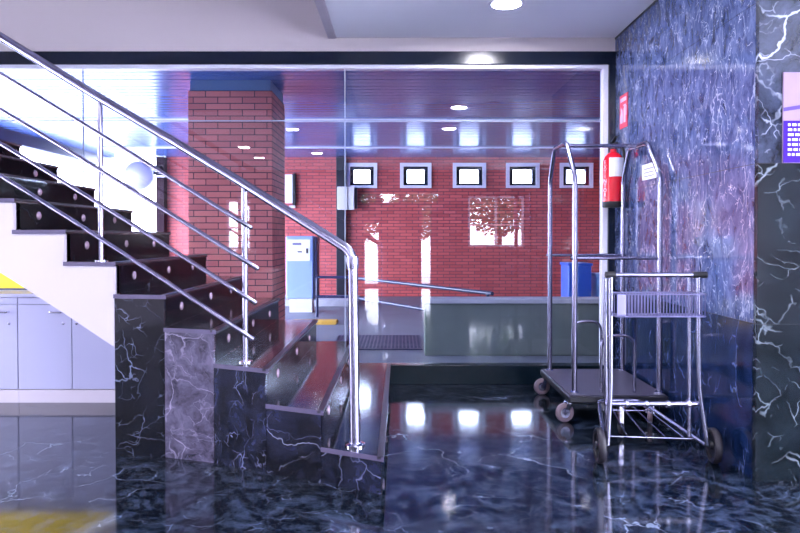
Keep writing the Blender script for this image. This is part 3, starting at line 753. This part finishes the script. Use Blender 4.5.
# parking ticket machine
tm = thing('ticket_machine', (-1.59, 10.5, 0), 'pale blue parking ticket machine on grey foot behind the stairs', 'ticket machine')
MB().box(-1.81, -1.375, 10.39, 10.72, .22, 1.215, .02).build('cabinet_body', 'ticket', tm)
MB().box(-1.373, -1.315, 10.42, 10.72, .2, 1.2, .01).build('side_cover', 'navy', tm)
MB().box(-1.76, -1.40, 10.42, 10.70, 0, .22).build('foot', 'boxgrey', tm)
fp = MB().box(-1.775, -1.42, 10.378, 10.392, .82, 1.16, .006).build('front_panel', 'ticket_white', tm)
MB().box(-1.70, -1.56, 10.372, 10.379, 1.07, 1.11).build('display', 'greytext', fp)
MB().box(-1.62, -1.55, 10.370, 10.379, .955, .975).build('ticket_slot', 'black', fp)
MB().box(-1.485, -1.455, 10.370, 10.379, .94, 1.02).build('coin_slot', 'black', fp)

# low black guard rail
gr = thing('guard_rail', (-.2, 8.6, 0), 'low black two-bar guard rail bending across the passage', 'guard rail')
pts = lambda z: rnd([(-1.27, 9.8, z), (-.74, 9.75, z), (.98, 6.95, z)], .1, 5)
for z in (.6, .31): MB().tube(pts(z), .022, 10).build('rail', 'navy', gr)
for (x, y) in [(-1.24, 9.8), (.94, 7.01)]:
    MB().tube([(x, y, 0), (x, y, .62)], .02, 10).build('post', 'navy', gr)

tag(MB().box(-4.5, -.75, 11.3, 12.3, 0, .11, .01).build('kerb', 'kerb', org=(-2.6, 11.8, 0)), 'raised stone kerb behind the ticket machine', 'kerb')
tag(MB().prism([(-1.5, 8.95, 0), (-1.5, 9.05, .04), (-1.5, 9.25, .04), (-1.5, 9.35, 0)], (.62, 0, 0)).build('speed_bump', 'yellow_dull', org=(-1.19, 9.15, 0)), 'worn yellow speed bump beside the guard rail', 'speed bump')
b = MB(); b.mi = 0
for i in range(12): b.box(-.75, .24, 6.95+i*.085, 6.99+i*.085, 0, .014)
for i in range(25): b.box(-.75+i*.0405, -.735+i*.0405, 6.95, 7.93, .0005, .012)
tag(b.build('floor_grating', 'grate', org=(-.25, 7.4, 0)), 'steel drain grating in the paving left of concrete wall', 'grating')
lw = thing('concrete_wall', (1.9, 6.75, 0), 'low grey concrete wall standing behind the glass', 'low wall')
MB().box(.25, 3.8, 6.61, 6.85, 0, .53, .008).build('body', 'concrete', lw)
MB().box(.23, 3.82, 6.59, 6.87, .53, .575, .006).build('coping', 'kerb', lw)
def bin_(x0, x1, y0, y1, h, mat, label):
    t = thing('plastic_container', ((x0+x1)/2, (y0+y1)/2, 0), label, 'container')
    cx, cy = (x0+x1)/2, (y0+y1)/2
    b = MB(); b.box(x0, x1, y0, y1, 0, h-.03, .012); b.build('tub', mat, t)
    MB().box(x0-.012, x1+.012, y0-.012, y1+.012, h-.03, h, .008).build('lid', mat, t)
bin_(1.865, 2.12, 7.25, 7.6, .91, 'bin_blue', 'tall bright blue container behind the low concrete wall')
bin_(2.19, 2.42, 7.3, 7.6, .79, 'bin_pale', 'shorter pale blue container behind the concrete wall by the window frame')

# ------------------------------------------------------------------ trees outside the rear windows (seen mirrored in the glass)
def tree(x, y, h, cw, n, label):
    t = thing('street_tree', (x, y, -.02), label, 'tree', 'trees before the rear windows')
    rng = random.Random(int(x*100)+7)
    b = MB(); b.tube([(x, y, -.02), (x+.04, y, h*.35), (x-.03, y+.05, h*.62)], [.09, .07, .05], 9)
    for k in range(6):
        a = k*PI/3; b.tube([(x-.02, y+.03, h*.5), (x+cw*.3*math.cos(a), y+cw*.3*math.sin(a), h*.7), (x+cw*.45*math.cos(a), y+cw*.45*math.sin(a), h*.82)], [.04, .025, .01], 6)
    b.build('trunk', 'bark', t)
    b = MB()
    for i in range(n):
        while True:
            p = Vector((rng.uniform(-1, 1), rng.uniform(-1, 1), rng.uniform(-1, 1)))
            if .25 < p.length < 1: break
        c = Vector((x+p.x*cw*.55, y+p.y*cw*.55, h*.7+p.z*h*.32)); q = Vector((rng.gauss(0, 1), rng.gauss(0, 1), rng.gauss(0, 1))).normalized()
        u = q.orthogonal().normalized()*rng.uniform(.05, .09); v_ = q.cross(u.normalized())*rng.uniform(.03, .05)
        b._faces([c-u, c-v_, c+u, c+v_], [(0, 1, 2, 3)])
    b.build('crown', 'leaf', t)
tree(2.75, -7.6, 3.2, 1.9, 2600, 'leafy tree outside the right rear window, mirrored in the glass')
tree(.55, -9.8, 2.9, 1.7, 2600, 'leafy tree added outside the rear entrance to dim its reflection in the glass')  # added to dim the entrance daylight mirrored in the glass
tree(-1.2, -7.4, 2.7, 1.5, 2200, 'smaller leafy tree added left of the rear entrance to block daylight')  # added as well, blocks part of the sidelight
# ------------------------------------------------------------------ light
w = bpy.data.worlds.new('World'); scn.world = w; w.use_nodes = True
nt = w.node_tree; nt.nodes.clear()
bg = nt.nodes.new('ShaderNodeBackground'); ow = nt.nodes.new('ShaderNodeOutputWorld')
bg.inputs['Color'].default_value = (.81, .83, 1.0, 1); bg.inputs['Strength'].default_value = 7.0
nt.links.new(bg.outputs[0], ow.inputs[0])
def portal(name, loc, rot, sx, sy):
    l = bpy.data.lights.new(name, 'AREA'); l.shape = 'RECTANGLE'; l.size = sx; l.size_y = sy; l.cycles.is_portal = True
    o = bpy.data.objects.new(name, l); COL.objects.link(o); o.location = loc; o.rotation_euler = rot
for xa, xb, za, zb in [back_open[0]]+back_open[6:]+back_open[1:3]:
    portal('daylight_portal', ((xa+xb)/2, -5.31, (za+zb)/2), (R(90), 0, 0), xb-xa, zb-za)
for x0, x1, a, c, za, zb in SIDE:
    portal('daylight_portal', (x0-.01 if x0 < 0 else x1+.01, (a+c)/2, (za+zb)/2), (0, R(-90) if x0 < 0 else R(90), 0), zb-za, c-a)
portal('daylight_portal', (-5.95, 9.4, 1.35), (0, R(-90), 0), 2.7, 8.0)

# ------------------------------------------------------------------ camera
cam = bpy.data.cameras.new('Camera'); co = bpy.data.objects.new('Camera', cam); COL.objects.link(co)
cam.sensor_width = 36; cam.lens = 656/800*36; cam.shift_y = -19.2/800; cam.clip_start = .05
co.location = (0, 0, 1.2); co.rotation_euler = (R(90-.9), 0, 0)
scn.camera = co
vs = scn.view_settings
vs.view_transform = 'Standard'; vs.look = 'None'; vs.gamma = 1; vs.use_curve_mapping = False
vs.exposure = 2.3
